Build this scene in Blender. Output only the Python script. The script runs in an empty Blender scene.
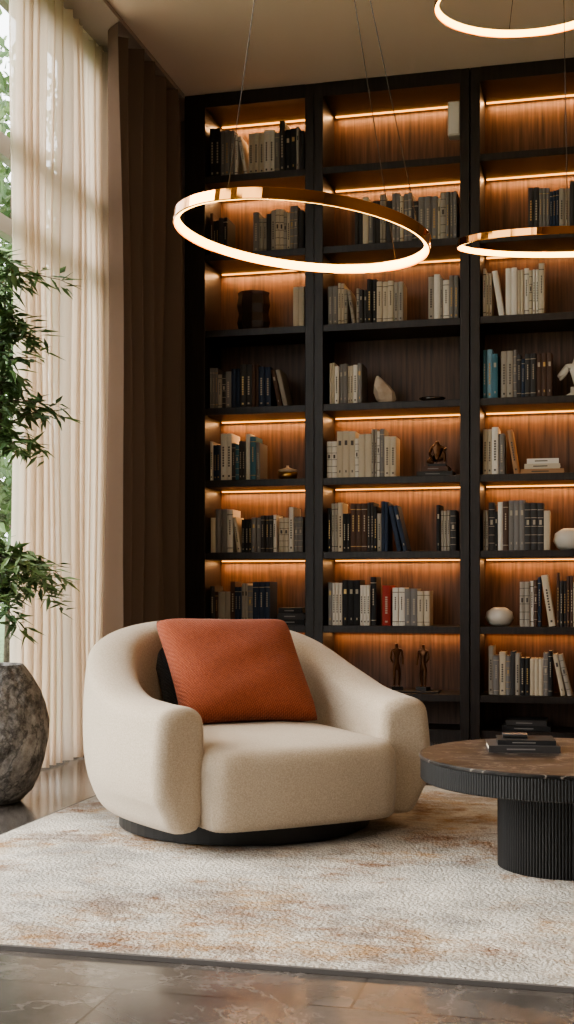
import bpy, bmesh, math, random
from mathutils import Vector, Matrix, Euler
R = random.Random(11)
COL = bpy.context.scene.collection
try: bpy.context.scene.view_settings.look = 'AgX - Medium High Contrast'
except Exception: pass

# ------------------------------------------------------------------ materials
def new_mat(name):
    m = bpy.data.materials.new(name); m.use_nodes = True
    nt = m.node_tree; b = nt.nodes['Principled BSDF']
    return m, nt, b

def mat(name, col, rough=0.5, metal=0.0, col2=None, nscale=8.0, stretch=(1,1,1), bump=0.0, bscale=60.0,
        emis=None, estr=0.0, sheen=0.0, ramp=(0.35,0.65), spec=0.5, bstretch=(1,1,1), nrough=.5, dist=0.0, bdist=.01, trans=0.0, vein=None):
    m, nt, b = new_mat(name)
    b.inputs['Base Color'].default_value = (*col, 1)
    b.inputs['Roughness'].default_value = rough
    b.inputs['Metallic'].default_value = metal
    b.inputs['Specular IOR Level'].default_value = spec
    b.inputs['Transmission Weight'].default_value = trans
    if sheen: b.inputs['Sheen Weight'].default_value = sheen
    tc = nt.nodes.new('ShaderNodeTexCoord')
    if col2:
        mp = nt.nodes.new('ShaderNodeMapping'); mp.inputs['Scale'].default_value = stretch
        n = nt.nodes.new('ShaderNodeTexNoise'); n.inputs['Scale'].default_value = nscale
        n.inputs['Detail'].default_value = 8; n.inputs['Roughness'].default_value=nrough; n.inputs['Distortion'].default_value=dist
        r = nt.nodes.new('ShaderNodeValToRGB')
        r.color_ramp.elements[0].position = ramp[0]; r.color_ramp.elements[1].position = ramp[1]
        r.color_ramp.elements[0].color = (*col, 1); r.color_ramp.elements[1].color = (*col2, 1)
        nt.links.new(tc.outputs['Object'], mp.inputs[0]); nt.links.new(mp.outputs[0], n.inputs['Vector'])
        nt.links.new(n.outputs['Fac'], r.inputs[0]); nt.links.new(r.outputs[0], b.inputs['Base Color'])
        if vein:   # thin lines where a second noise crosses its mid value: (scale, colour, strength, half width)
            nv = nt.nodes.new('ShaderNodeTexNoise'); nv.inputs['Scale'].default_value=vein[0]; nv.inputs['Detail'].default_value=10; nv.inputs['Distortion'].default_value=.6; nv.inputs['Roughness'].default_value=.65
            rr = nt.nodes.new('ShaderNodeValToRGB'); e=rr.color_ramp.elements; e[0].position=.5-vein[3]; e[0].color=(0,0,0,1); e[1].position=.5+vein[3]; e[1].color=(0,0,0,1)
            q=e.new(.5); q.color=(vein[2],)*3+(1,)
            mv = nt.nodes.new('ShaderNodeMixRGB'); mv.inputs[2].default_value=(*vein[1],1)
            nt.links.new(mp.outputs[0], nv.inputs['Vector']); nt.links.new(nv.outputs['Fac'], rr.inputs[0]); nt.links.new(rr.outputs[0], mv.inputs[0])
            nt.links.new(r.outputs[0], mv.inputs[1]); nt.links.new(mv.outputs[0], b.inputs['Base Color'])
    if bump:
        mp2 = nt.nodes.new('ShaderNodeMapping'); mp2.inputs['Scale'].default_value = bstretch
        n2 = nt.nodes.new('ShaderNodeTexNoise'); n2.inputs['Scale'].default_value = bscale
        n2.inputs['Detail'].default_value = 3
        bp = nt.nodes.new('ShaderNodeBump'); bp.inputs['Strength'].default_value = bump
        bp.inputs['Distance'].default_value = bdist
        nt.links.new(tc.outputs['Object'], mp2.inputs[0]); nt.links.new(mp2.outputs[0], n2.inputs['Vector'])
        nt.links.new(n2.outputs['Fac'], bp.inputs['Height']); nt.links.new(bp.outputs[0], b.inputs['Normal'])
    if emis:
        b.inputs['Emission Color'].default_value = (*emis, 1)
        b.inputs['Emission Strength'].default_value = estr
    return m

M_frame = mat('espresso_wood', (0.012,0.008,0.0065), 0.42, col2=(0.027,0.018,0.014), nscale=5, stretch=(14,14,1), bump=0.08, bscale=30, bstretch=(10,10,1))
M_back = mat('walnut_panel', (0.042,0.022,0.0135), 0.5, col2=(0.155,0.083,0.050), nscale=3.5, stretch=(16,16,0.8), bump=0.1, bscale=20, bstretch=(12,12,1), ramp=(0.3,0.72))
M_led = mat('led_amber', (1,.6,.25), emis=(1,0.42,0.10), estr=3.6)
M_ringled = mat('led_warm_white', (1,.8,.5), emis=(1,0.53,0.13), estr=9)
M_bronze = mat('polished_bronze', (0.66,0.285,0.08), 0.05, 1.0)
M_cable = mat('steel_cable', (0.10,0.08,0.07), 0.4, 1.0)
M_fabric = mat('cream_upholstery', (0.40,0.322,0.24), 0.95, col2=(0.52,0.43,0.325), nscale=230, bump=0.34, bscale=380, sheen=0.2)
M_black = mat('black_lacquer', (0.008,0.008,0.008), 0.4)
M_fluted = mat('black_fluted_wood', (0.006,0.0055,0.0055), 0.45)
M_tabletop = mat('dark_stone_top', (0.012,0.0105,0.010), 0.42, col2=(0.055,0.046,0.041), nscale=3, stretch=(1.5,4,1), ramp=(0.42,0.72), spec=.22, nrough=.7, dist=1.0, vein=(2.6,(0.26,0.225,0.20),.8,.018))
M_pot = mat('mottled_stone', (0.055,0.050,0.046), 0.92, col2=(0.34,0.32,0.30), nscale=8, bump=1.0, bscale=18, ramp=(.36,.62), nrough=.78, bdist=.035, vein=(4,(0.03,0.027,0.025),.7,.03))
M_soil = mat('soil', (0.02,0.013,0.008), 1)
M_leaf = mat('leaf_green', (0.044,0.098,0.032), 0.5, col2=(0.17,0.25,0.095), nscale=6)
M_leaf_out = mat('outdoor_leaf', (0.035,0.085,0.022), 0.6, col2=(0.14,0.22,0.065), nscale=1.5)
M_bark = mat('bark', (0.05,0.033,0.022), 0.9, col2=(0.12,0.09,0.06), nscale=20)
M_wall = mat('warm_plaster', (0.36,0.30,0.26), 0.9, bump=0.05)
M_ceil = mat('ceiling_plaster', (0.80,0.665,0.56), 0.9)
M_winframe = mat('window_frame_paint', (0.40,0.395,0.385), 0.5)
M_grass = mat('grass', (0.05,0.10,0.02), 1, col2=(0.10,0.16,0.05), nscale=2)
M_figure = mat('dark_bronze_figure', (0.10,0.045,0.02), 0.35, 0.8)
M_smoke = mat('smoked_glass', (0.10,0.07,0.06), 0.05, trans=.6)
M_dish = mat('dark_glaze', (0.03,0.018,0.012), 0.15)
M_ceramic = mat('white_ceramic', (0.58,0.53,0.46), 0.55, bump=0.1)
M_stone = mat('pale_stone', (0.42,0.31,0.22), 0.8, col2=(0.6,0.5,0.4), nscale=12, bump=0.5, bscale=25)
M_gold = mat('aged_brass', (0.55,0.33,0.12), 0.3, 1.0)
M_page = mat('book_pages', (0.62,0.54,0.42), 0.9)

def knit(name, c1, c2):
    m, nt, b = new_mat(name)
    b.inputs['Roughness'].default_value = 0.95; b.inputs['Sheen Weight'].default_value = 0.1
    tc = nt.nodes.new('ShaderNodeTexCoord')
    mp = nt.nodes.new('ShaderNodeMapping'); mp.inputs['Rotation'].default_value=(0,math.radians(28),0)
    w = nt.nodes.new('ShaderNodeTexWave'); w.inputs['Scale'].default_value = 44; w.bands_direction = 'Z'
    w.inputs['Distortion'].default_value = 2; w.inputs['Detail'].default_value = 2; w.inputs['Detail Scale'].default_value = 8
    w2 = nt.nodes.new('ShaderNodeTexWave'); w2.inputs['Scale'].default_value = 44; w2.bands_direction = 'X'; w2.inputs['Distortion'].default_value=2
    n = nt.nodes.new('ShaderNodeTexNoise'); n.inputs['Scale'].default_value = 120
    mx = nt.nodes.new('ShaderNodeMath'); mx.operation = 'MULTIPLY'; ad=nt.nodes.new('ShaderNodeMath'); ad.operation='ADD'
    r = nt.nodes.new('ShaderNodeValToRGB'); r.color_ramp.elements[0].color = (*c1,1); r.color_ramp.elements[1].color = (*c2,1)
    r.color_ramp.elements[0].position=.3; r.color_ramp.elements[1].position=1.2
    bp = nt.nodes.new('ShaderNodeBump'); bp.inputs['Strength'].default_value = 0.7; bp.inputs['Distance'].default_value = 0.005
    nt.links.new(tc.outputs['Object'], mp.inputs[0]); nt.links.new(mp.outputs[0], w.inputs['Vector']); nt.links.new(mp.outputs[0], w2.inputs['Vector']); nt.links.new(tc.outputs['Object'], n.inputs['Vector'])
    nt.links.new(w.outputs['Fac'], mx.inputs[0]); nt.links.new(w2.outputs['Fac'], mx.inputs[1])
    nt.links.new(mx.outputs[0], ad.inputs[0]); nt.links.new(n.outputs['Fac'], ad.inputs[1])
    nt.links.new(ad.outputs[0], r.inputs[0]); nt.links.new(r.outputs[0], b.inputs['Base Color'])
    nt.links.new(ad.outputs[0], bp.inputs['Height']); nt.links.new(bp.outputs[0], b.inputs['Normal'])
    return m
M_rust = knit('rust_knit', (0.22,0.045,0.018), (0.38,0.098,0.042))
M_greyknit = knit('charcoal_knit', (0.035,0.035,0.038), (0.07,0.07,0.07))

def cloth(name, col, transl, transp):
    m = bpy.data.materials.new(name); m.use_nodes = True; nt = m.node_tree; nt.nodes.clear()
    out = nt.nodes.new('ShaderNodeOutputMaterial')
    d = nt.nodes.new('ShaderNodeBsdfDiffuse'); d.inputs[0].default_value = (*col,1)
    t = nt.nodes.new('ShaderNodeBsdfTranslucent'); t.inputs[0].default_value = (*col,1)
    tr = nt.nodes.new('ShaderNodeBsdfTransparent')
    m1 = nt.nodes.new('ShaderNodeMixShader'); m1.inputs[0].default_value = transl
    m2 = nt.nodes.new('ShaderNodeMixShader'); m2.inputs[0].default_value = transp
    nt.links.new(d.outputs[0], m1.inputs[1]); nt.links.new(t.outputs[0], m1.inputs[2])
    nt.links.new(m1.outputs[0], m2.inputs[1]); nt.links.new(tr.outputs[0], m2.inputs[2])
    nt.links.new(m2.outputs[0], out.inputs[0])
    return m
M_sheer = cloth('sheer_voile', (0.86,0.74,0.62), 0.50, 0.20)
M_drape = cloth('brown_drape', (0.185,0.137,0.110), 0.04, 0.0)

def glass(name):
    m = bpy.data.materials.new(name); m.use_nodes = True; nt = m.node_tree; nt.nodes.clear()
    out = nt.nodes.new('ShaderNodeOutputMaterial')
    g = nt.nodes.new('ShaderNodeBsdfGlossy'); g.inputs['Roughness'].default_value = 0.02
    tr = nt.nodes.new('ShaderNodeBsdfTransparent'); tr.inputs[0].default_value = (0.98,0.99,0.985,1)
    mx = nt.nodes.new('ShaderNodeMixShader'); mx.inputs[0].default_value = 0.04
    nt.links.new(tr.outputs[0], mx.inputs[1]); nt.links.new(g.outputs[0], mx.inputs[2]); nt.links.new(mx.outputs[0], out.inputs[0])
    return m
M_glass = glass('window_glass')

def floor_mat():
    m, nt, b = new_mat('stone_tiles')
    b.inputs['Specular IOR Level'].default_value=.7
    tc = nt.nodes.new('ShaderNodeTexCoord')
    n = nt.nodes.new('ShaderNodeTexNoise'); n.inputs['Scale'].default_value = 3.4; n.inputs['Detail'].default_value = 12; n.inputs['Distortion'].default_value = .5
    n.inputs['Roughness'].default_value=.72
    r = nt.nodes.new('ShaderNodeValToRGB')
    r.color_ramp.elements[0].position=.34; r.color_ramp.elements[0].color=(0.062,0.055,0.050,1)
    r.color_ramp.elements[1].position=.68; r.color_ramp.elements[1].color=(0.145,0.128,0.116,1)
    mp = nt.nodes.new('ShaderNodeMapping'); mp.inputs['Location'].default_value=(0.47,0.55,0)
    br = nt.nodes.new('ShaderNodeTexBrick'); br.offset=0.5; br.inputs['Scale'].default_value=1.0
    br.inputs['Brick Width'].default_value=1.0; br.inputs['Row Height'].default_value=1.0
    br.inputs['Mortar Size'].default_value=0.0035; br.inputs['Mortar Smooth'].default_value=0.3
    br.inputs['Color1'].default_value=(1,1,1,1); br.inputs['Color2'].default_value=(0.86,0.86,0.86,1); br.inputs['Mortar'].default_value=(0.35,0.35,0.35,1)
    mx = nt.nodes.new('ShaderNodeMixRGB'); mx.blend_type='MULTIPLY'; mx.inputs[0].default_value=1
    nv = nt.nodes.new('ShaderNodeTexNoise'); nv.inputs['Scale'].default_value=2.8; nv.inputs['Detail'].default_value=12; nv.inputs['Distortion'].default_value=.4; nv.inputs['Roughness'].default_value=.65
    rv_ = nt.nodes.new('ShaderNodeValToRGB'); e=rv_.color_ramp.elements; e[0].position=.49; e[0].color=(0,0,0,1); e[1].position=.51; e[1].color=(0,0,0,1)
    k=e.new(.5); k.color=(1,1,1,1)
    mv = nt.nodes.new('ShaderNodeMixRGB'); mv.inputs[2].default_value=(0.24,0.21,0.19,1)
    ml = nt.nodes.new('ShaderNodeMath'); ml.operation='MULTIPLY'; ml.inputs[1].default_value=.5
    nt.links.new(tc.outputs['Object'], nv.inputs['Vector']); nt.links.new(nv.outputs['Fac'], rv_.inputs[0]); nt.links.new(rv_.outputs[0], ml.inputs[0]); nt.links.new(ml.outputs[0], mv.inputs[0])
    nt.links.new(tc.outputs['Object'], n.inputs['Vector']); nt.links.new(n.outputs['Fac'], r.inputs[0]); nt.links.new(r.outputs[0], mv.inputs[1])
    nt.links.new(tc.outputs['Object'], mp.inputs[0]); nt.links.new(mp.outputs[0], br.inputs['Vector'])
    nt.links.new(mv.outputs[0], mx.inputs[1]); nt.links.new(br.outputs['Color'], mx.inputs[2]); nt.links.new(mx.outputs[0], b.inputs['Base Color'])
    n2 = nt.nodes.new('ShaderNodeTexNoise'); n2.inputs['Scale'].default_value=30; n2.inputs['Detail'].default_value=6
    mr = nt.nodes.new('ShaderNodeMapRange'); mr.inputs['To Min'].default_value=0.09; mr.inputs['To Max'].default_value=0.22
    nt.links.new(tc.outputs['Object'], n2.inputs['Vector']); nt.links.new(n2.outputs['Fac'], mr.inputs['Value']); nt.links.new(mr.outputs[0], b.inputs['Roughness'])
    return m
M_floor = floor_mat()

def rug_mat():
    m, nt, b = new_mat('distressed_wool')
    b.inputs['Roughness'].default_value=1; b.inputs['Specular IOR Level'].default_value=0.1
    tc = nt.nodes.new('ShaderNodeTexCoord')
    def noise(s, d, dist=0, st=(1,1,1), loc=(0,0,0), rough=.5):
        mp = nt.nodes.new('ShaderNodeMapping'); mp.inputs['Scale'].default_value=st; mp.inputs['Location'].default_value=loc
        n = nt.nodes.new('ShaderNodeTexNoise'); n.inputs['Scale'].default_value=s; n.inputs['Detail'].default_value=d; n.inputs['Distortion'].default_value=dist
        n.inputs['Roughness'].default_value=rough
        nt.links.new(tc.outputs['Object'], mp.inputs[0]); nt.links.new(mp.outputs[0], n.inputs['Vector']); return n
    def ramp(src, p0,c0,p1,c1):
        r = nt.nodes.new('ShaderNodeValToRGB'); r.color_ramp.elements[0].position=p0; r.color_ramp.elements[0].color=(*c0,1)
        r.color_ramp.elements[1].position=p1; r.color_ramp.elements[1].color=(*c1,1); nt.links.new(src, r.inputs[0]); return r
    base = ramp(noise(3.0,14,0.2,(1,1.3,1),(1,5,0),rough=.78).outputs['Fac'], .38,(0.36,0.34,0.31), .60,(0.64,0.595,0.53))
    m_r = ramp(noise(1.3,14,0.1,(1,1.2,1),(3.6,2.4,0),.74).outputs['Fac'], .475,(0,0,0), .555,(1,1,1))
    m_f = ramp(noise(11,12,0,(1,1.5,1),rough=.85).outputs['Fac'], .42,(0.10,0.10,0.10), .56,(1,1,1))
    mul = nt.nodes.new('ShaderNodeMixRGB'); mul.blend_type='MULTIPLY'; mul.inputs[0].default_value=1
    nt.links.new(m_r.outputs[0], mul.inputs[1]); nt.links.new(m_f.outputs[0], mul.inputs[2])
    rust = ramp(noise(4,8).outputs['Fac'], .38,(0.22,0.115,0.062), .62,(0.42,0.28,0.155))
    mx = nt.nodes.new('ShaderNodeMixRGB'); nt.links.new(mul.outputs[0], mx.inputs[0]); nt.links.new(base.outputs[0], mx.inputs[1]); nt.links.new(rust.outputs[0], mx.inputs[2])
    g_r = ramp(noise(1.7,14,0.2,(1,1.3,1),(8,2,0),.78).outputs['Fac'], .50,(0,0,0), .58,(.7,.7,.7))
    mul2 = nt.nodes.new('ShaderNodeMixRGB'); mul2.blend_type='MULTIPLY'; mul2.inputs[0].default_value=1
    nt.links.new(g_r.outputs[0], mul2.inputs[1]); nt.links.new(m_f.outputs[0], mul2.inputs[2])
    mx2 = nt.nodes.new('ShaderNodeMixRGB'); nt.links.new(mul2.outputs[0], mx2.inputs[0]); nt.links.new(mx.outputs[0], mx2.inputs[1]); mx2.inputs[2].default_value=(0.25,0.235,0.22,1)
    nt.links.new(mx2.outputs[0], b.inputs['Base Color'])
    bp = nt.nodes.new('ShaderNodeBump'); bp.inputs['Strength'].default_value=1.0; bp.inputs['Distance'].default_value=0.012
    nt.links.new(noise(95,4).outputs['Fac'], bp.inputs['Height']); nt.links.new(bp.outputs[0], b.inputs['Normal'])
    return m
M_rug = rug_mat()
M_rugedge = mat('rug_binding', (0.10,0.09,0.085), 1)

# ------------------------------------------------------------------ helpers
class MB:
    def __init__(s): s.v=[]; s.f=[]; s.m=[]
    def box(s,x0,x1,y0,y1,z0,z1,mi=0):
        b=len(s.v); s.v += [(x,y,z) for z in (z0,z1) for (x,y) in ((x0,y0),(x1,y0),(x1,y1),(x0,y1))]
        for f in ((3,2,1,0),(4,5,6,7),(0,1,5,4),(1,2,6,5),(2,3,7,6),(3,0,4,7)):
            s.f.append(tuple(b+i for i in f)); s.m.append(mi)
    def prism(s,poly,z0,z1,mi=0):
        b=len(s.v); n=len(poly); s.v += [(x,y,z0) for x,y in poly]+[(x,y,z1) for x,y in poly]
        for i in range(n):
            j=(i+1)%n; s.f.append((b+i,b+j,b+n+j,b+n+i)); s.m.append(mi)
        s.f.append(tuple(b+n+i for i in range(n))); s.m.append(mi)
        s.f.append(tuple(b+i for i in reversed(range(n)))); s.m.append(mi)
    def rings(s,rings,mi=0,close_u=True,cap0=True,cap1=True):
        b=len(s.v); n=len(rings[0])
        for r in rings: s.v += [tuple(p) for p in r]
        for k in range(len(rings)-1):
            for i in range(n if close_u else n-1):
                j=(i+1)%n
                s.f.append((b+k*n+i,b+k*n+j,b+(k+1)*n+j,b+(k+1)*n+i)); s.m.append(mi)
        if cap0: s.f.append(tuple(b+i for i in reversed(range(n)))); s.m.append(mi)
        if cap1: s.f.append(tuple(b+(len(rings)-1)*n+i for i in range(n))); s.m.append(mi)
    def mesh(s,name,mats,smooth=False):
        me=bpy.data.meshes.new(name); me.from_pydata(s.v,[],s.f)
        for m in mats: me.materials.append(m)
        for p,mi in zip(me.polygons,s.m): p.material_index=mi; p.use_smooth=smooth
        bm=bmesh.new(); bm.from_mesh(me); bmesh.ops.recalc_face_normals(bm,faces=bm.faces); bm.to_mesh(me); bm.free()
        return me

def obj(name, me, parent=None, loc=(0,0,0), rot=(0,0,0)):
    o=bpy.data.objects.new(name,me); COL.objects.link(o); o.location=loc; o.rotation_euler=rot
    if parent: o.parent=parent
    return o
def top(o,label,cat,group=None):
    o['label']=label; o['category']=cat
    if group: o['group']=group
    return o
def struct(o,label=None):
    o['kind']='structure'
    if label: o['label']=label
    return o
def empty(name,loc,rot=(0,0,0)):
    o=bpy.data.objects.new(name,None); COL.objects.link(o); o.location=loc; o.rotation_euler=rot; o.empty_display_size=.1; return o
def boxobj(name,d,m,parent=None,loc=(0,0,0),bevel=0):
    b=MB(); b.box(*d); o=obj(name,b.mesh(name,[m]),parent,loc)
    if bevel:
        md=o.modifiers.new('b','BEVEL'); md.width=bevel; md.segments=2
    return o
def lathe(prof,seg=48):
    b=MB(); rings=[[(r*math.cos(2*math.pi*i/seg),r*math.sin(2*math.pi*i/seg),z) for i in range(seg)] for r,z in prof]
    b.rings(rings); return b
def catmull(pts,n,closed=False):
    out=[]; N=len(pts); rng=N if closed else N-1
    g=(lambda i: pts[i%N]) if closed else (lambda i: pts[max(0,min(N-1,i))])
    for i in range(rng):
        p0,p1,p2,p3=[Vector(g(i+k)) for k in (-1,0,1,2)]
        for k in range(n):
            t=k/n; out.append(0.5*((2*p1)+(-p0+p2)*t+(2*p0-5*p1+4*p2-p3)*t*t+(-p0+3*p1-3*p2+p3)*t**3))
    if not closed: out.append(Vector(pts[-1]))
    return out
def tube(pts,rad,name,m,parent=None,seg=8):
    b=MB(); rings=[]
    pts=[Vector(p) for p in pts]
    for i,p in enumerate(pts):
        t=(pts[min(i+1,len(pts)-1)]-pts[max(i-1,0)]).normalized()
        a=t.orthogonal().normalized() if abs(t.z)<.9 else t.cross(Vector((0,1,0))).normalized()
        c=t.cross(a).normalized(); r=rad[i] if isinstance(rad,(list,tuple)) else rad
        rings.append([p+a*r*math.cos(2*math.pi*k/seg)+c*r*math.sin(2*math.pi*k/seg) for k in range(seg)])
    b.rings(rings)
    if name is None: return b
    return obj(name,b.mesh(name,[m],True),parent)
def skin(name,verts,edges,radii,m,parent=None,loc=(0,0,0),sub=2):
    me=bpy.data.meshes.new(name); bm=bmesh.new(); ly=bm.verts.layers.skin.verify()
    vs=[bm.verts.new(v) for v in verts]
    for i,v in enumerate(vs):
        v[ly].radius=(radii[i],radii[i])
        v[ly].use_root=(i==0)
    for a,c in edges: bm.edges.new((vs[a],vs[c]))
    bm.to_mesh(me); bm.free(); me.materials.append(m)
    o=obj(name,me,parent,loc); s=o.modifiers.new('s','SKIN'); s.use_smooth_shade=True
    u=o.modifiers.new('u','SUBSURF'); u.levels=sub; u.render_levels=sub
    return o
def area(name,loc,rot,sx,sy,energy,col,parent=None):
    l=bpy.data.lights.new(name,'AREA'); l.shape='RECTANGLE'; l.size=sx; l.size_y=sy; l.energy=energy; l.color=col
    o=bpy.data.objects.new(name,l); COL.objects.link(o); o.location=loc; o.rotation_euler=rot
    if parent: o.parent=parent
    return o

# ------------------------------------------------------------------ camera
TH=math.radians(13.8)
cam=bpy.data.cameras.new('camera'); co=bpy.data.objects.new('camera',cam); COL.objects.link(co)
co.location=(0,0,0.84); co.rotation_euler=(math.radians(90),0,TH)
cam.sensor_fit='AUTO'; cam.sensor_width=36; cam.lens=43.6; cam.shift_y=0.0762; cam.clip_end=200
bpy.context.scene.camera=co

# ------------------------------------------------------------------ room shell
CE=3.70; YB=7.20; XL=-2.57; XR=3.2; YR=-2.6
struct(boxobj('floor',(XL-.2,XR+.1,YR-.1,YB+.1,-.1,0),M_floor),'polished grey-brown stone tile floor')
struct(boxobj('ceiling',(XL-.2,XR+.1,YR-.1,YB+.1,CE,CE+.1),M_ceil),'smooth warm beige plaster ceiling')
struct(boxobj('wall_back',(XL-.2,XR+.1,YB,YB+.1,0,CE),M_wall),'plaster wall behind the bookcases')
struct(boxobj('wall_right',(XR,XR+.1,YR,YB,0,CE),M_wall),'plain warm plaster wall')
struct(boxobj('wall_front',(XL-.2,XR,YR-.1,YR,0,CE),M_wall),'plain warm plaster wall')
wb=MB(); wb.box(XL-.2,XL,6.15,YB,0,CE); wb.box(XL-.2,XL,YR,-1.1,0,CE); wb.box(XL-.2,XL,-1.1,6.15,CE-.04,CE)
struct(obj('wall_left',wb.mesh('wall_left',[M_wall])),'window wall of warm plaster')
edges=[-1.1,.2,1.5,2.8,4.15,5.56,6.15]
for i in range(6):
    y0,y1=edges[i],edges[i+1]; b=MB(); x0,x1=-2.650,-2.60; w=.06
    b.box(x0,x1,y0,y0+w,0,CE-.04); b.box(x0,x1,y1-w,y1,0,CE-.04)
    b.box(x0,x1,y0+w,y1-w,0,.08); b.box(x0,x1,y0+w,y1-w,CE-.12,CE-.04)
    b.box(x0,x1,y0+w,y1-w,2.47,2.55); b.box(x0,x1,y0+w,y1-w,2.82,2.92)
    o=struct(obj('window_%d'%(i+1),b.mesh('window',[M_winframe])),'tall window with pale painted frame')
    g=boxobj('glass',(-2.634,-2.628,y0+w,y1-w,.08,CE-.12),M_glass,o)

# ------------------------------------------------------------------ outside
lawn=boxobj('lawn',(-60,-2.8,-30,60,-.15,-.1),M_grass); lawn['kind']='stuff'; top(lawn,'green garden lawn outside the tall windows','lawn')
def leafquads(b,p,d,L,W,n):
    d=d.normalized(); s=d.cross(n).normalized(); nn=s.cross(d)
    i=len(b.v); q=[p, p+d*L*.35+s*W*.5+nn*W*.15, p+d*L, p+d*L*.35-s*W*.5+nn*W*.15, p+d*L*.5-nn*0.0]
    b.v += [tuple(x) for x in q]; b.f += [(i,i+1,i+2,i+4),(i,i+4,i+2,i+3)]; b.m += [0,0]
def rv(): 
    return Vector((R.uniform(-1,1),R.uniform(-1,1),R.uniform(-1,1)))
def outdoor_tree(x,y,h,rad,nc=46,nl=38):
    e=top(empty('garden_tree',(x,y,-.098)),'leafy green tree growing outside the window','tree','garden trees outside the windows')
    tube([(0,0,0),(.05,.03,h*.3),(-.04,.08,h*.6),(.03,0,h*.95)],[.13,.10,.07,.02],'trunk',M_bark,e)
    b=MB()
    for k in range(nc):
        c=rv(); c=c.normalized()*R.uniform(.3,1)*rad; c.z=c.z*1.4+h*.66
        for j in range(nl):
            p=c+rv()*.42; p.z=max(p.z,.15); leafquads(b,p,rv(),R.uniform(.12,.22),.09,rv())
    b.v=[(x_,y_,max(z_,.02)) for x_,y_,z_ in b.v]
    obj('foliage',b.mesh('foliage',[M_leaf_out]),e)
RS=random.Random(5); R_save=R; R=RS
outdoor_tree(-5.6,10.4,3.9,1.15,50,50); outdoor_tree(-7.2,14.6,8.0,2.0,90,46); outdoor_tree(-10.8,18.8,8.2,2.4,90,56); outdoor_tree(-6.6,6.6,3.0,1.1)
R=R_save

# ------------------------------------------------------------------ curtains
def curtain(name,y0,y1,xc,amp,wl,m,seed,label,jit=.6,drift=.25):
    rr=random.Random(seed); ph=rr.uniform(0,6); n=int((y1-y0)/wl*24); zs=[.012,.3,.6,1.0,1.4,1.8,2.2,2.6,3.0,3.35,3.665]
    b=MB(); rows=[]
    for z in zs:
        row=[]; k=1-.2*(z/3.7)
        for i in range(n+1):
            y=y0+(y1-y0)*i/n; a=2*math.pi*(y/wl)+ph+.9*math.sin(y*9+seed)+jit*math.sin(y*23)+drift*math.sin(z*1.1+y*5)
            am=amp*(.78+.3*math.sin(y*14+seed+.4*z))
            x=xc+am*k*(math.sin(a)+.22*math.sin(2*a+1))+.010*math.sin(z*2+y*7)
            row.append((x,y+.02*k*math.cos(a),z))
        rows.append(row)
    b.rings(rows,close_u=False,cap0=False,cap1=False)
    o=obj(name,b.mesh(name,[m],True)); top(o,label,'curtain'); return o
curtain('sheer_curtain',5.06,6.12,-2.485,.038,.085,M_sheer,3,'floor-length cream sheer curtain in soft pleats at the window')
curtain('drape',5.80,6.79,-2.325,.085,.17,M_drape,8,'floor-length taupe brown drape with deep pleats beside the bookcase',.2)
rail=top(boxobj('curtain_rail',(-2.49,-2.28,-1.0,6.80,3.672,3.698),M_wall),'slim ceiling curtain track above the drapes','curtain rail')

# ------------------------------------------------------------------ bookcases
YF=6.83; D=.34
F=[.07,.265,.64,1.056,1.472,1.888,2.336,2.776,3.224]; TOPZ=3.62; SH=.040
bays=[(-2.165,-1.573,.123),(-1.469,-.701,.052),(-.592,.176,.052)]
lit=[{7:1,8:1,6:1,4:.9,3:.9,2:.9,1:.3},{8:1,7:1,6:.5,4:.9,3:.9,2:.9,1:.6},{8:1.1,7:1,6:.35,4:.9,3:.9,2:.9,1:.35}]
for bi,(x0,x1,wl) in enumerate(bays):
    e=top(empty('bookcase',((x0+x1)/2,YF,0)),'tall dark espresso bookcase with walnut back and amber lighting','bookcase','built-in bookcases along the wall')
    cx=(x0+x1)/2; a=x0-cx; c=x1-cx
    boxobj('side_panel',(a-wl,a,0,D,0,CE-.002),M_frame,e,bevel=.003); boxobj('side_panel',(c,c+.052,0,D,0,CE-.002),M_frame,e,bevel=.003)
    boxobj('back_panel',(a,c,D-.02,D,0,CE-.01),M_back,e)
    boxobj('plinth',(a,c,.02,D-.02,0,F[0]),M_frame,e)
    boxobj('top_panel',(a,c,.0,D-.02,TOPZ,CE-.002),M_frame,e)
    for z in F[1:]: boxobj('shelf',(a,c,.006,D-.02,z-SH,z),M_frame,e,bevel=.002)
    for k,v in lit[bi].items():
        zt=(F[k+1]-SH) if k<8 else TOPZ
        s=boxobj('led_strip',(a+.01,c-.01,D-.034,D-.022,zt-.007,zt-.001),M_led,e)
        area('shelf_light',(0,D-.055,zt-.014),(math.radians(-4),0,0),c-a-.04,.02,2.6*v,(1,.53,.23),e)

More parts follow.
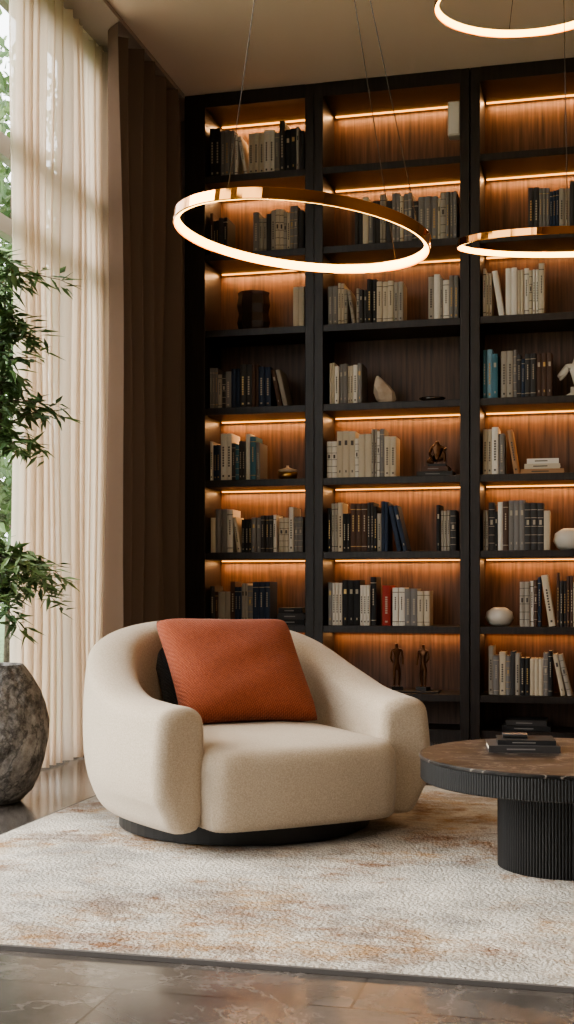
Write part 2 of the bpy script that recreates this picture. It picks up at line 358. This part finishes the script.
# ------------------------------------------------------------------ books
PC={'cream':(0.54,0.46,0.35),'white':(0.70,0.65,0.58),'grey':(0.20,0.185,0.175),'charcoal':(0.042,0.038,0.038),'black':(0.011,0.011,0.012),
    'tan':(0.36,0.20,0.10),'teal':(0.05,0.15,0.20),'navy':(0.02,0.035,0.07),'red':(0.33,0.03,0.02),'brown':(0.08,0.04,0.025),'stone':(0.34,0.30,0.25),'blue':(0.20,0.36,0.46)}
MC={k:mat('cover_'+k,v,0.65,bump=0.1,bscale=80) for k,v in PC.items()}
M_tl=mat('title_pale',(0.42,0.36,0.28),.6); M_td=mat('title_dark',(0.07,0.055,0.045),.6); M_tg=mat('title_gilt',(0.45,0.30,0.13),.35,.7)
PAL={'light':['cream','white','stone','cream','grey','charcoal','white','black'],'mix':['cream','charcoal','grey','black','white','stone','brown','navy'],
     'dark':['black','charcoal','grey','charcoal','brown','navy','stone'],'grey':['grey','stone','charcoal','cream','grey','stone'],
     'greyblue':['navy','teal','grey','stone','white','charcoal','stone'],'cream':['cream','stone','white','cream','white','grey'],
     'white':['white','white','cream','white'],'whitedark':['white','charcoal','cream','black','white','grey'],'teal':['blue','teal','blue'],'red':['red'],
     'bluewhite':['white','navy','grey','black','cream'],'black':['black','charcoal'],'tan':['tan']}
def spine(t,o): return [(0,.004),(0,-o),(.25*t,-.003-o),(.5*t,-.004-o),(.75*t,-.003-o),(t,-o),(t,.004)]
def book_mesh(t,h,dp,c,style):
    b=MB(); k=.0022
    b.prism(spine(t,0),0,h,0); b.box(0,k,.004,dp,0,h,0); b.box(t-k,t,.004,dp,0,h,0); b.box(k,t-k,.004,dp-.004,.003,h-.003,1)
    if style<.2:
        b.prism(spine(t,.0004),h*.87,h*.885,2); b.prism(spine(t,.0004),h*.10,h*.115,2)
        for i in range(7): b.box(.40*t,.60*t,-.0046,0,h*(.42+.05*i),h*(.455+.05*i),2)
    elif style<.35:
        b.box(.28*t,.72*t,-.0046,0,h*.70,h*.80,2)
        b.box(.40*t,.60*t,-.0046,0,h*.12,h*.17,2)
    elif style<.65:
        for i in range(8): b.box(.36*t,.64*t,-.0046,0,h*(.30+.055*i),h*(.338+.055*i),2)
        b.box(.34*t,.66*t,-.0046,0,h*.08,h*.12,2)
    elif style<.8:
        for q in (.15,.32,.50,.68,.85): b.prism(spine(t,.0008),h*q,h*(q+.012),2)
        b.box(.3*t,.7*t,-.0048,0,h*.54,h*.64,2)
    light=c in('cream','white','stone','tan'); tm=M_td if light else (M_tl if R.random()<.7 else M_tg)
    return b.mesh('book',[MC[c],M_page,tm])
ROW=['lowest','second lowest','third lowest','middle','upper middle','fifth','upper','second highest','highest']
def place_book(x,y,z,t,h,dp,c,lean,group,lab,style=None):
    o=obj('book',book_mesh(t,h,dp,c,R.random() if style is None else style),None,(x,y,z),(0,lean,0)); top(o,lab,'book',group); return o
SC={'cream':'cream','white':'white','grey':'grey','charcoal':'charcoal','black':'black','tan':'tan','teal':'teal','navy':'navy','red':'dark red','brown':'brown','stone':'stone-coloured','blue':'pale blue'}
def run(bi,k,f0,f1,pal,hm,leanend=False,mids=0):
    x0,x1,_=bays[bi]; W=x1-x0; x=x0+W*f0+.003; xe=min(x0+W*f1,x1-.004); z=F[k]+.0004
    P=PAL[pal]; g='books on the %s shelf'%ROW[k]; hp=hm; setc=None; n=0; cnt=0
    reserve=.075 if leanend else 0; sty=0; prev=None
    while True:
        if n<=0:
            setc=R.choice([p for p in P if p!=prev] or P); prev=setc
            n=R.choice([1,1,1,2,2,3]); sh=hm*R.uniform(.80,1.07); st=R.uniform(.014,.035); sty=R.random()
        t=st; h=sh*R.uniform(.995,1.005)
        if x+t>xe-reserve: break
        if mids and cnt==mids:
            a=math.radians(R.uniform(7,10)); hh=h*.96
            if x+hh*math.sin(a)+t<xe-reserve:
                x+=hh*math.sin(a)*.97; place_book(x,YF+.05,z,t,hh,.16,setc,-a,g,'%s hardback book leaning against its neighbours'%SC[setc],sty)
                x+=t/math.cos(a)+.004; cnt+=1; n-=1; continue
        place_book(x,YF+.045+R.uniform(0,.018),z,t,h,R.uniform(.15,.18),setc,0,g,'%s hardback book standing upright on a shelf'%SC[setc],sty)
        x+=t+.0014; hp=h; n-=1; cnt+=1
    if leanend:
        for j in range(2):
            t=.024; h=hp*.93; a=math.radians(11+2*j)
            if j==0: x+=h*math.sin(a)*.98+.001
            xx=x
            if xx+t*math.cos(a)>xe+.02: break
            c=R.choice(P); place_book(xx,YF+.05,z,t,h,.16,c,-a,g,'%s hardback book leaning against its neighbours'%SC[c]); x=xx+t/math.cos(a)+.011
def flat_mesh(w,d,t,c):
    b=MB(); k=.003
    b.box(-w/2,w/2,-d/2,d/2,0,k,0); b.box(-w/2,w/2,-d/2,d/2,t-k,t,0); b.box(-w/2,w/2,-d/2,-d/2+.004,k,t-k,0)
    b.box(-w/2+.004,w/2-.004,-d/2+.004,d/2-.004,k,t-k,1); b.box(-w*.25,w*.15,-d/2-.0006,-d/2,t*.4,t*.6,2)
    return b.mesh('book',[MC[c],M_page,M_td if c in('cream','white','stone','tan') else MC['grey']])
def flat(x,y,z,w,d,t,c,yaw=0,g=None,lab=None):
    o=obj('book',flat_mesh(w,d,t,c),None,(x,y,z),(0,0,yaw)); top(o,lab or '%s hardback book lying flat in a stack'%SC[c],'book',g); return o
def X(bi,f): return bays[bi][0]+(bays[bi][1]-bays[bi][0])*f

run(0,8,.02,1,'light',.28,mids=6); run(0,7,.02,.24,'dark',.25); run(0,7,.46,1,'grey',.245)
run(0,6,.86,1,'cream',.26); run(0,5,.02,.78,'dark',.235,True); run(0,4,.02,.55,'greyblue',.26); 
run(0,3,.03,.70,'light',.235,mids=4); run(0,3,.72,.98,'cream',.245); run(0,2,.02,.66,'dark',.235); run(0,1,.05,.7,'mix',.22)
run(1,7,.22,1,'grey',.27); run(1,6,.02,.62,'light',.24,mids=5); run(1,6,.76,1,'cream',.255)
run(1,5,.03,.28,'bluewhite',.26); run(1,4,.01,.56,'cream',.26); run(1,3,.02,.60,'mix',.265,True); run(1,3,.82,.99,'dark',.26)
run(1,2,.02,.42,'whitedark',.26); run(1,2,.50,.80,'cream',.215)
place_book(X(1,.43),YF+.05,F[2]+.0004,.045,.225,.17,'red',0,'books on the third lowest shelf','thick dark red hardback book standing upright')
run(2,7,.33,.74,'dark',.275); run(2,6,.01,.46,'white',.275,mids=3); run(2,5,.01,.13,'teal',.27); run(2,5,.14,.52,'mix',.265)
run(2,4,.01,.17,'cream',.26); run(2,3,.01,.49,'mix',.26); run(2,2,.27,.74,'mix',.275,mids=5); run(2,1,.05,.62,'light',.25,True)
place_book(X(2,.235),YF+.05,F[4]+.0004,.028,.245,.16,'tan',math.radians(-9),'books on the upper middle shelf','tan hardback book leaning against cream books')
for i,(w,c) in enumerate(((.165,'black'),(.16,'charcoal'),(.14,'black'))): flat(X(0,.84),YF+.15,F[2]+.0004+i*.033,w,.2,.032,c,R.uniform(-.03,.03),'stacked books on the third lowest shelf')
for i,(w,c) in enumerate(((.20,'charcoal'),(.15,'brown'))): flat(X(1,.81),YF+.14,F[4]+.0004+i*.028,w,.19,.027,c,0,'stacked books beneath the seated figurine')
for i,(w,c) in enumerate(((.23,'tan'),(.19,'cream'),(.17,'white'))): flat(X(2,.43),YF+.14,F[4]+.0004+i*.028,w,.19,.027,c,R.uniform(-.05,.05),'stacked books on the upper middle shelf')
for i,(w,c) in enumerate(((.26,'black'),(.22,'charcoal'))): flat(X(2,.32),YF+.14,F[0]+.0004+i*.03,w,.2,.029,c,0,'stacked dark books on the lowest shelf')

# ------------------------------------------------------------------ shelf objects
v=lathe([(.070,0),(.086,.012),(.098,.06),(.088,.11),(.099,.16),(.090,.215),(.095,.235),(.086,.235),(.083,.19),(.082,.06),(.06,.015)],9)
vo=obj('vase',v.mesh('vase',[M_smoke],False),None,(X(0,.42),YF+.16,F[6]+.0004)); top(vo,'faceted dark smoked glass vase on a shelf','vase')
gb=top(empty('trinket_box',(X(0,.78),YF+.12,F[4]+.0004)),'small aged brass trinket bowl with lid on a shelf','box')
obj('bowl',lathe([(.03,0),(.055,.01),(.058,.045),(.05,.045),(.046,.012)],24).mesh('b',[M_gold],True),gb)
obj('lid',lathe([(.058,.0455),(.055,.06),(.02,.07),(.008,.075),(.008,.085)],24).mesh('b',[M_stone],True),gb)
b=MB(); pr=[]
for z,r,dx in ((0,.035,0),(.03,.055,-.005),(.07,.06,-.015),(.11,.045,-.035),(.15,.02,-.05),(.165,.006,-.055)):
    pr.append([(dx+r*math.cos(i*math.pi/4)*R.uniform(.8,1.15),r*.6*math.sin(i*math.pi/4),z) for i in range(8)])
b.rings(pr); top(obj('rock_sculpture',b.mesh('rock',[M_stone]),None,(X(1,.45),YF+.12,F[5]+.0004)),'jagged pale stone sculpture on a shelf','sculpture')
top(obj('dish',lathe([(.03,0),(.05,.006),(.075,.03),(.07,.03),(.04,.01)],32).mesh('dish',[M_dish],True),None,(X(1,.78),YF+.14,F[5]+.0004)),'small dark shallow dish on a shelf','dish')
def wvase(x,z,s,lab):
    top(obj('vase',lathe([(.035*s,0),(.06*s,.012*s),(.078*s,.045*s),(.07*s,.08*s),(.04*s,.1*s),(.03*s,.104*s),(.026*s,.098*s),(.05*s,.08*s),(.05*s,.03*s)],32).mesh('vase',[M_ceramic],True),None,(x,YF+.12,z+.0004)),lab,'vase')
wvase(X(2,.125),F[2],1,'small squat white ceramic vase on a shelf'); wvase(X(2,.62),F[3],1.15,'rounded white ceramic vase beside books')
sp=top(empty('speaker',(bays[1][1]-.035,YF+.05,3.34)),'small white speaker fixed to the bookcase side','speaker')
o=boxobj('body',(-.034,.034,-.04,.04,0,.19),M_ceramic,sp,bevel=.008); boxobj('grille',(-.027,.027,-.043,-.0405,.01,.18),mat('grille_cloth',(0.75,.71,.65),.9),sp)
def standing(x,y,z,s,yaw,lab,mir=1):
    e=top(empty('figurine',(x,y,z),(0,0,yaw)),lab,'figurine','bronze figurines on the second lowest shelf')
    boxobj('base',(-.030*s,.030*s,-.028*s,.028*s,0,.018*s),M_black,e)
    V=[(0,0,.125),(0,0,.16),(0,-.003,.197),(0,0,.225),(0,-.004,.243),(-.012,0,.11),(-.013,-.008,.065),(-.012,0,.02),(.012,0,.11),(.016,.006,.065),(.013,.01,.02),
       (-.026,0,.208),(-.032,-.004,.165),(-.022,-.026,.14),(.026,0,.208),(.032,0,.17),(.030,-.015,.13),(-.013,-.016,.018),(.015,-.010,.018)]
    V=[(mir*v[0]*s,v[1]*s,v[2]*s) for v in V]
    E=[(0,1),(1,2),(2,3),(3,4),(0,5),(5,6),(6,7),(0,8),(8,9),(9,10),(2,11),(11,12),(12,13),(2,14),(14,15),(15,16),(7,17),(10,18)]
    Rd=[.015,.013,.017,.007,.013,.0105,.008,.0055,.0105,.008,.0055,.0075,.0058,.0045,.0075,.0058,.0045,.0045,.0045]
    skin('body',V,E,[r*s for r in Rd],M_figure,e)
standing(X(1,.52),YF+.12,F[1]+.012,1.08,.3,'slender dark bronze standing human figurine on a base')
standing(X(1,.715),YF+.13,F[1]+.012,1.06,-.3,'slender dark bronze standing human figurine on a base',-1)
top(boxobj('display_tray',(X(1,.45),X(1,.84),YF+.05,YF+.2,F[1]+.0003,F[1]+.0118),M_black,bevel=.003),'thin black display tray under two bronze figurines','tray')
e=top(empty('figurine',(X(1,.82),YF+.12,F[4]+.057)),'dark bronze seated human figurine on stacked books','figurine')
boxobj('base',(-.05,.05,-.035,.035,0,.015),M_black,e)
skin('body',[(0,.005,.04),(0,.008,.075),(0,.002,.105),(0,-.005,.13),(0,-.008,.147),(-.03,-.02,.045),(-.055,-.01,.03),(-.015,-.03,.024),(.03,-.02,.05),(.04,-.03,.085),(.045,-.03,.024),(-.03,.002,.11),(-.045,-.01,.075),(-.03,-.03,.055),(.03,.002,.11),(.05,-.01,.10),(.035,-.035,.09)],
     [(0,1),(1,2),(2,3),(3,4),(0,5),(5,6),(6,7),(0,8),(8,9),(9,10),(2,11),(11,12),(12,13),(2,14),(14,15),(15,16)],
     [.024,.021,.022,.009,.017,.014,.012,.009,.014,.011,.009,.010,.008,.007,.010,.008,.007],M_figure,e)
e=top(empty('head_sculpture',(X(2,.64),YF+.12,F[5]+.0004)),'white ceramic horse head sculpture on a shelf','sculpture')
obj('base',lathe([(.04,0),(.04,.015),(.03,.02),(.012,.03),(.012,.06)],24).mesh('b',[M_ceramic],True),e)
skin('head',[(.035,0,.055),(.03,0,.10),(.012,0,.155),(-.012,0,.178),(-.045,0,.150),(-.078,0,.112),(.012,-.018,.20),(.016,-.022,.232),(.012,.018,.20),(.016,.022,.232),(.048,0,.165),(.052,0,.125),(-.028,-.02,.165),(-.045,0,.125),(-.07,0,.098)],
     [(0,1),(1,2),(2,3),(3,4),(4,5),(2,6),(6,7),(2,8),(8,9),(2,10),(10,11),(3,12),(4,13),(13,14)],[.030,.030,.030,.026,.019,.014,.009,.003,.009,.003,.010,.008,.007,.011,.008],M_ceramic,e)

# ------------------------------------------------------------------ rug
rz=.012
b=MB(); b.box(-1.94,1.55,2.66,5.24,0.0005,rz)
rug=top(empty('rug',(-.2,3.95,0)),'pale distressed wool rug with rust and grey patina','rug')
o=obj('pile',b.mesh('rug',[M_rug]),rug,(.2,-3.95,0))
b=MB(); 
for q in ((-1.948,1.558,2.650,2.66),(-1.948,1.558,5.24,5.25),(-1.948,-1.94,2.66,5.24),(1.55,1.558,2.66,5.24)): b.box(*q,.0005,rz-.001)
obj('binding',b.mesh('binding',[M_rugedge]),rug,(.2,-3.95,0))

# ------------------------------------------------------------------ armchair
ch=top(empty('armchair',(-1.205,4.27,rz),(0,0,math.radians(40.5))),'curved beige upholstered swivel armchair on a black plinth','armchair')
obj('plinth',lathe([(.425,0.0),(.445,.006),(.445,.060),(.43,.072)],64).mesh('plinth',[M_black],False),ch)
half=[(.414,-.395,.464),(.438,-.28,.469),(.460,-.10,.487),(.453,.10,.550),(.385,.30,.652),(.23,.416,.702),(0,.445,.717)]
full=half+[(-x,y,h) for x,y,h in reversed(half[:-1])]
P=catmull(full,7)
def section(H,T):
    s=[(-T/2+.02,.062),(-T/2+.005,.10),(-T/2,.22),(-T/2,H-.12),(-T/2,H-.065)]
    for k in range(1,10):
        a=math.pi-k*math.pi/10; c=math.cos(a); q=math.sin(a)
        s.append((T/2*math.copysign(abs(c)**.88,c),H-.06+.06*q**.88))
    s+= [(T/2,H-.065),(T/2+.008,H-.13),(T/2+.014,H*.55),(T/2+.004,H*.35),(T/2-.014,.15),(T/2-.036,.095),(T/2-.060,.064),(0,.060)]
    return s
rings=[]
def mk(p,t,H,T,inset=0,off=0):
    o=Vector((t.y,-t.x,0)); c=Vector((0,(H+.04)/2)); out=[]
    for s,z in section(H,T):
        q=Vector((s,z)); 
        if inset:
            dx=min(abs(s),inset)*(1 if s>0 else -1); dz=z-c.y
            q=Vector((s-dx*.95, z-(inset*.9 if dz>0 else -inset*.5)*min(1,abs(dz)/.1)))
        out.append(Vector((p.x,p.y,0))+t*off+o*q.x+Vector((0,0,q.y)))
    return out
n=len(P)
tan=[(P[min(i+1,n-1)]-P[max(i-1,0)]) for i in range(n)]; tan=[Vector((t.x,t.y,0)).normalized() for t in tan]
rr_=.046
def TT(i): return .180
for k in range(5,0,-1):
    a=math.radians(17*k); rings.append(mk(P[0],tan[0],P[0].z,TT(0),rr_*(1-math.cos(a)),-rr_*math.sin(a)))
for i in range(n): rings.append(mk(P[i],tan[i],P[i].z,TT(i)))
for k in range(1,6):
    a=math.radians(17*k); rings.append(mk(P[-1],tan[-1],P[-1].z,TT(n-1),rr_*(1-math.cos(a)),rr_*math.sin(a)))
b=MB(); b.rings(rings); o=obj('backrest_and_arms',b.mesh('shell',[M_fabric],True),ch)
u=o.modifiers.new('u','SUBSURF'); u.levels=1; u.render_levels=1
ol=catmull([(0,-.535),(.20,-.527),(.325,-.500),(.350,-.37),(.385,0),(.33,.26),(0,.36),(-.33,.26),(-.385,0),(-.350,-.37),(-.325,-.500),(-.20,-.527)],6,True)
lv=[(.062,.026),(.076,.010),(.11,.003),(.20,0),(.265,0),(.290,.005),(.309,.016),(.321,.032),(.329,.056),(.340,.12),(.348,.22),(.351,.32)]
rings=[]
for z,ins in lv:
    r=[]
    for p in ol:
        d=Vector((p.x,p.y+.08)); L=d.length; q=d*(1-ins/L); r.append((q.x,q.y-.08,z))
    rings.append(r)
b=MB(); b.rings(rings); o=obj('seat_cushion',b.mesh('seat',[M_fabric],True),ch)
u=o.modifiers.new('u','SUBSURF'); u.levels=1; u.render_levels=1

def pillow(name,w,h,t,m,loc,rot,lab,shear=0):
    N=28; b=MB()
    def g(i,j,s):
        u=-1+2*i/N; v=-1+2*j/N
        cr=1-.06*(abs(u)**6*abs(v)**6)
        pu=(1-.050*(1-v*v))*cr; pv=(1-.050*(1-u*u))*cr
        th=((1-u**4)*(1-v**4))**.42*(0.78+.22*math.cos(u*1.3)*math.cos(v*1.3))+.05*math.sin(5*u+3*v)*(1-u*u)*(1-v*v)+.03*math.sin(9*v-4*u)*(1-u*u)*(1-v*v)
        return (w/2*u*pu-shear*v, s*t/2*th+.02*u*u, h/2*v*pv-.016*math.cos(u*1.6)*(v>0)*v)
    idx={}
    for s in (1,-1):
        for i in range(N+1):
            for j in range(N+1):
                e=(i in(0,N) or j in(0,N))
                if s==-1 and e: idx[(s,i,j)]=idx[(1,i,j)]; continue
                idx[(s,i,j)]=len(b.v); b.v.append(g(i,j,s))
        for i in range(N):
            for j in range(N): b.f.append((idx[(s,i,j)],idx[(s,i+1,j)],idx[(s,i+1,j+1)],idx[(s,i,j+1)])); b.m.append(0)
    o=obj(name,b.mesh(name,[m],True),None,loc,rot); top(o,lab,'cushion'); return o
def lean_rot(yaw,lean,roll=0):
    return (Matrix.Rotation(yaw,3,'Z')@Matrix.Rotation(-lean,3,'X')@Matrix.Rotation(roll,3,'Y')).to_euler()
pillow('throw_pillow',.54,.45,.18,M_rust,(-1.262,4.39,.553),lean_rot(math.radians(37),math.radians(33),math.radians(1)),'rust orange textured square throw pillow on the armchair',.022)
pillow('throw_pillow',.34,.33,.08,M_greyknit,(-1.445,4.48,.50),lean_rot(math.radians(52),math.radians(24)),'charcoal grey throw pillow tucked behind the rust pillow')

# ------------------------------------------------------------------ coffee table
tb=top(empty('coffee_table',(-.078,3.82,rz)),'round black fluted pedestal coffee table with stone top','table')
def fluted(Rr,n,dep,zs):
    b=MB(); rings=[]
    for z,ins in zs:
        r=[]
        for i in range(n*6):
            ph=(i%6)/6; q=Rr-ins-dep*(1-abs(math.sin(math.pi*ph))**.7); a=2*math.pi*i/(n*6); r.append((q*math.cos(a),q*math.sin(a),z))
        rings.append(r)
    b.rings(rings); return b
obj('pedestal',fluted(.200,130,.003,[(0,0),(.26,0)]).mesh('ped',[M_fluted]),tb)
obj('apron',fluted(.432,300,.0016,[(.258,.004),(.262,0),(.322,0)]).mesh('apron',[M_fluted]),tb)
obj('tabletop',lathe([(.43,.322),(.436,.324),(.436,.330),(.433,.333),(.2,.333)],96).mesh('top',[M_tabletop]),tb)
zt=rz+.3335
flat(-.210,3.915,zt,.215,.165,.020,'charcoal',.15,'books on the coffee table','large charcoal hardback book lying on the coffee table')
flat(-.200,3.92,zt+.0203,.175,.135,.015,'black',.12,'books on the coffee table','black hardback book stacked on a larger book')
cs=top(empty('card_case',(-.23,3.92,zt+.0356),(0,0,.1)),'small black lidded case on stacked books','box')
boxobj('body',(-.040,.035,-.025,.025,0,.008),M_black,cs,bevel=.002); boxobj('lid',(-.041,.036,-.026,.026,.0082,.013),mat('blue_black',(.03,.04,.05),.3),cs,bevel=.002)

# ------------------------------------------------------------------ potted tree
pt=top(empty('potted_tree',(-2.33,4.50,0)),'leafy green potted tree in a mottled round stone pot','plant')
potm=lathe([(.10,0),(.13,.004),(.175,.05),(.205,.11),(.225,.17),(.238,.25),(.237,.32),(.226,.39),(.208,.44),(.180,.49),(.152,.53),(.138,.545),(.122,.544),(.120,.52),(.122,.50)],72)
potm.v=[(x*(1+.012*math.sin(5*math.atan2(y,x)+z*17)+.008*math.sin(11*math.atan2(y,x)-z*31)),y*(1+.012*math.sin(5*math.atan2(y,x)+z*17)+.008*math.sin(11*math.atan2(y,x)-z*31)),z) for x,y,z in potm.v]
obj('pot',potm.mesh('pot',[M_pot],True),pt)
obj('soil',lathe([(.118,.49),(.118,.505),(.05,.512)],32).mesh('soil',[M_soil]),pt)
trunkP=[]
for s,(dx,dy) in enumerate(((0,0),(.03,.02),(-.03,-.04))):
    pts=[(dx*.5,dy*.5,.50),(dx*1.0,dy,.85),(dx*1.3,dy*1.5-.02,1.25),(dx*1.6+.01,dy*2-.03,1.72),(dx*1.8+.02,dy*2.6-.04,2.18-.10*s)]
    P3=catmull(pts,6); trunkP.append(P3); tube(P3,[.013-.010*i/(len(P3)-1) for i in range(len(P3))],'stem',M_bark,pt)
bl=MB(); bbs=[MB(),MB()]; R2=random.Random(4)
def branch(z0,ang,L,rise,droop,nl=6):
    bb=bbs[0 if z0>1.2 else 1]
    T=trunkP[R2.randrange(3)]; p0=min(T,key=lambda p:abs(p.z-z0)); pts=[]
    d=Vector((math.cos(ang),math.sin(ang),0))
    for i in range(9):
        t=i/8; pts.append(p0+d*L*t+Vector((0,0,rise*t-droop*t*t))+Vector((R2.uniform(-1,1),R2.uniform(-1,1),0))*.008)
    tbm=tube(pts,[.0035-.0025*i/8 for i in range(9)],None,None,seg=5); o=len(bb.v); bb.v+=tbm.v; bb.f+=[tuple(o+i for i in f) for f in tbm.f]; bb.m+=tbm.m
    for i in range(2,9):
        for j in range(nl):
            a=R2.uniform(0,2*math.pi); dd=(d*R2.uniform(.1,.9)+Vector((math.cos(a),math.sin(a),R2.uniform(-1.0,.4)))*.9)
            leafquads(bl,pts[i]+Vector((R2.uniform(-.02,.02),R2.uniform(-.02,.02),R2.uniform(-.03,.03))),dd,R2.uniform(.06,.105),R2.uniform(.018,.028),Vector((R2.uniform(-.6,.6),R2.uniform(-.6,.6),1)))
for i in range(42): branch(R2.uniform(1.42,2.16),R2.uniform(0,2*math.pi),R2.uniform(.12,.25),R2.uniform(.02,.16),R2.uniform(.03,.14),5)
for i in range(20): branch(R2.uniform(.84,1.0),R2.uniform(0,2*math.pi),R2.uniform(.12,.27),R2.uniform(.0,.10),R2.uniform(.08,.20),5)
for x in range(6): branch(.90+.025*x,-.9+.4*x,R2.uniform(.26,.32),.05,R2.uniform(.08,.20),5)
for x in range(5): branch(1.40+.17*x,-.8+.35*x,R2.uniform(.20,.25),.08,R2.uniform(.05,.13),4)
bl.v=[(max(x,-.24),y,z) for x,y,z in bl.v]
obj('foliage',bl.mesh('foliage',[M_leaf]),pt)
for bb in bbs:
    bb.v=[(max(x,-.24),y,z) for x,y,z in bb.v]; obj('branches',bb.mesh('branches',[M_bark]),pt)

# ------------------------------------------------------------------ ring pendants
fw=Vector((-math.sin(TH),math.cos(TH),0)); rt=Vector((math.cos(TH),math.sin(TH),0))
def pendant(c,Rr,roll,pitch,angs,lab,s=1.0):
    c=Vector(c); e=top(empty('pendant_light',c),lab,'lamp','ring pendant lights hanging from the ceiling')
    Q=(Matrix.Rotation(math.radians(roll),3,fw)@Matrix.Rotation(math.radians(pitch),3,rt)@Matrix.Rotation(TH,3,'Z'))
    def ring(prof,N=128):
        b=MB(); rings=[]
        for i in range(N):
            a=2*math.pi*i/N; rings.append([Q@Vector(((Rr-r*s)*math.cos(a),(Rr-r*s)*math.sin(a),z*s)) for r,z in prof])
        rings.append(rings[0]); b.rings(rings,cap0=False,cap1=False); 
        return b
    o=obj('ring_frame',ring([(.008,.016),(.0085,.021),(.007,.0225),(.001,.0225),(0,.021),(0,-.010),(.002,-.0125),(.004,-.012),(.005,-.006)]).mesh('ring',[M_bronze]),e)
    obj('led_strip',ring([(.0085,.015),(.0055,-.006),(.008,-.010),(.014,-.010),(.018,-.006),(.019,.012),(.016,.017),(.011,.018)]).mesh('led',[M_ringled],True),e)
    topv=Vector((0,0,CE-c.z-.03))
    for a in angs:
        a=math.radians(a); p=Q@Vector(((Rr-.004)*math.cos(a),(Rr-.004)*math.sin(a),.0222*s))
        tube([p,topv+Vector((.02*math.cos(a),.02*math.sin(a),0))],.0015,'cable',M_cable,e,6)
    cp=obj('canopy',lathe([(.055,0),(.06,.004),(.06,.029)],32).mesh('canopy',[M_bronze]),e,topv)
pendant((-.895,3.84,1.965),.41,6.4,.8,(-123,-32,38),'large bronze ring pendant light with warm glowing inner strip')
pendant((-.26,5.08,3.205),.365,0,5,(-150,-30,90),'bronze ring pendant light hung close to the ceiling')
pendant((-.11,4.96,2.19),.41,0,9,(-100,0,60),'bronze ring pendant light seen nearly edge-on',.8)

# ------------------------------------------------------------------ lights
w=bpy.data.worlds.new('world'); bpy.context.scene.world=w; w.use_nodes=True
bg=w.node_tree.nodes['Background']; bg.inputs[0].default_value=(0.94,0.96,1.0,1); bg.inputs[1].default_value=5.2
sl=bpy.data.lights.new('daylight','SUN'); sl.energy=5.8; sl.angle=math.radians(40); sl.color=(1,.94,.86)
so=bpy.data.objects.new('daylight',sl); COL.objects.link(so); so.rotation_euler=Vector((.8,.10,-.45)).to_track_quat('-Z','Y').to_euler()
for i,(x,y,e_) in enumerate(((.3,.3,46),(-1.2,2.3,14),(1.2,3.2,9))):  # added soft fill lights, out of view on the ceiling, to brighten the room
    cl=top(empty('fill_light',(x,y,CE)),'added warm fill light in a square ceiling box','lamp','added fill lights on the ceiling')
    boxobj('fill_housing',(-.32,.32,-.32,.32,-.03,-.001),M_winframe,cl); area('lamp',(0,0,-.035),(0,0,0),.6,.6,e_,(1,.83,.66),cl)
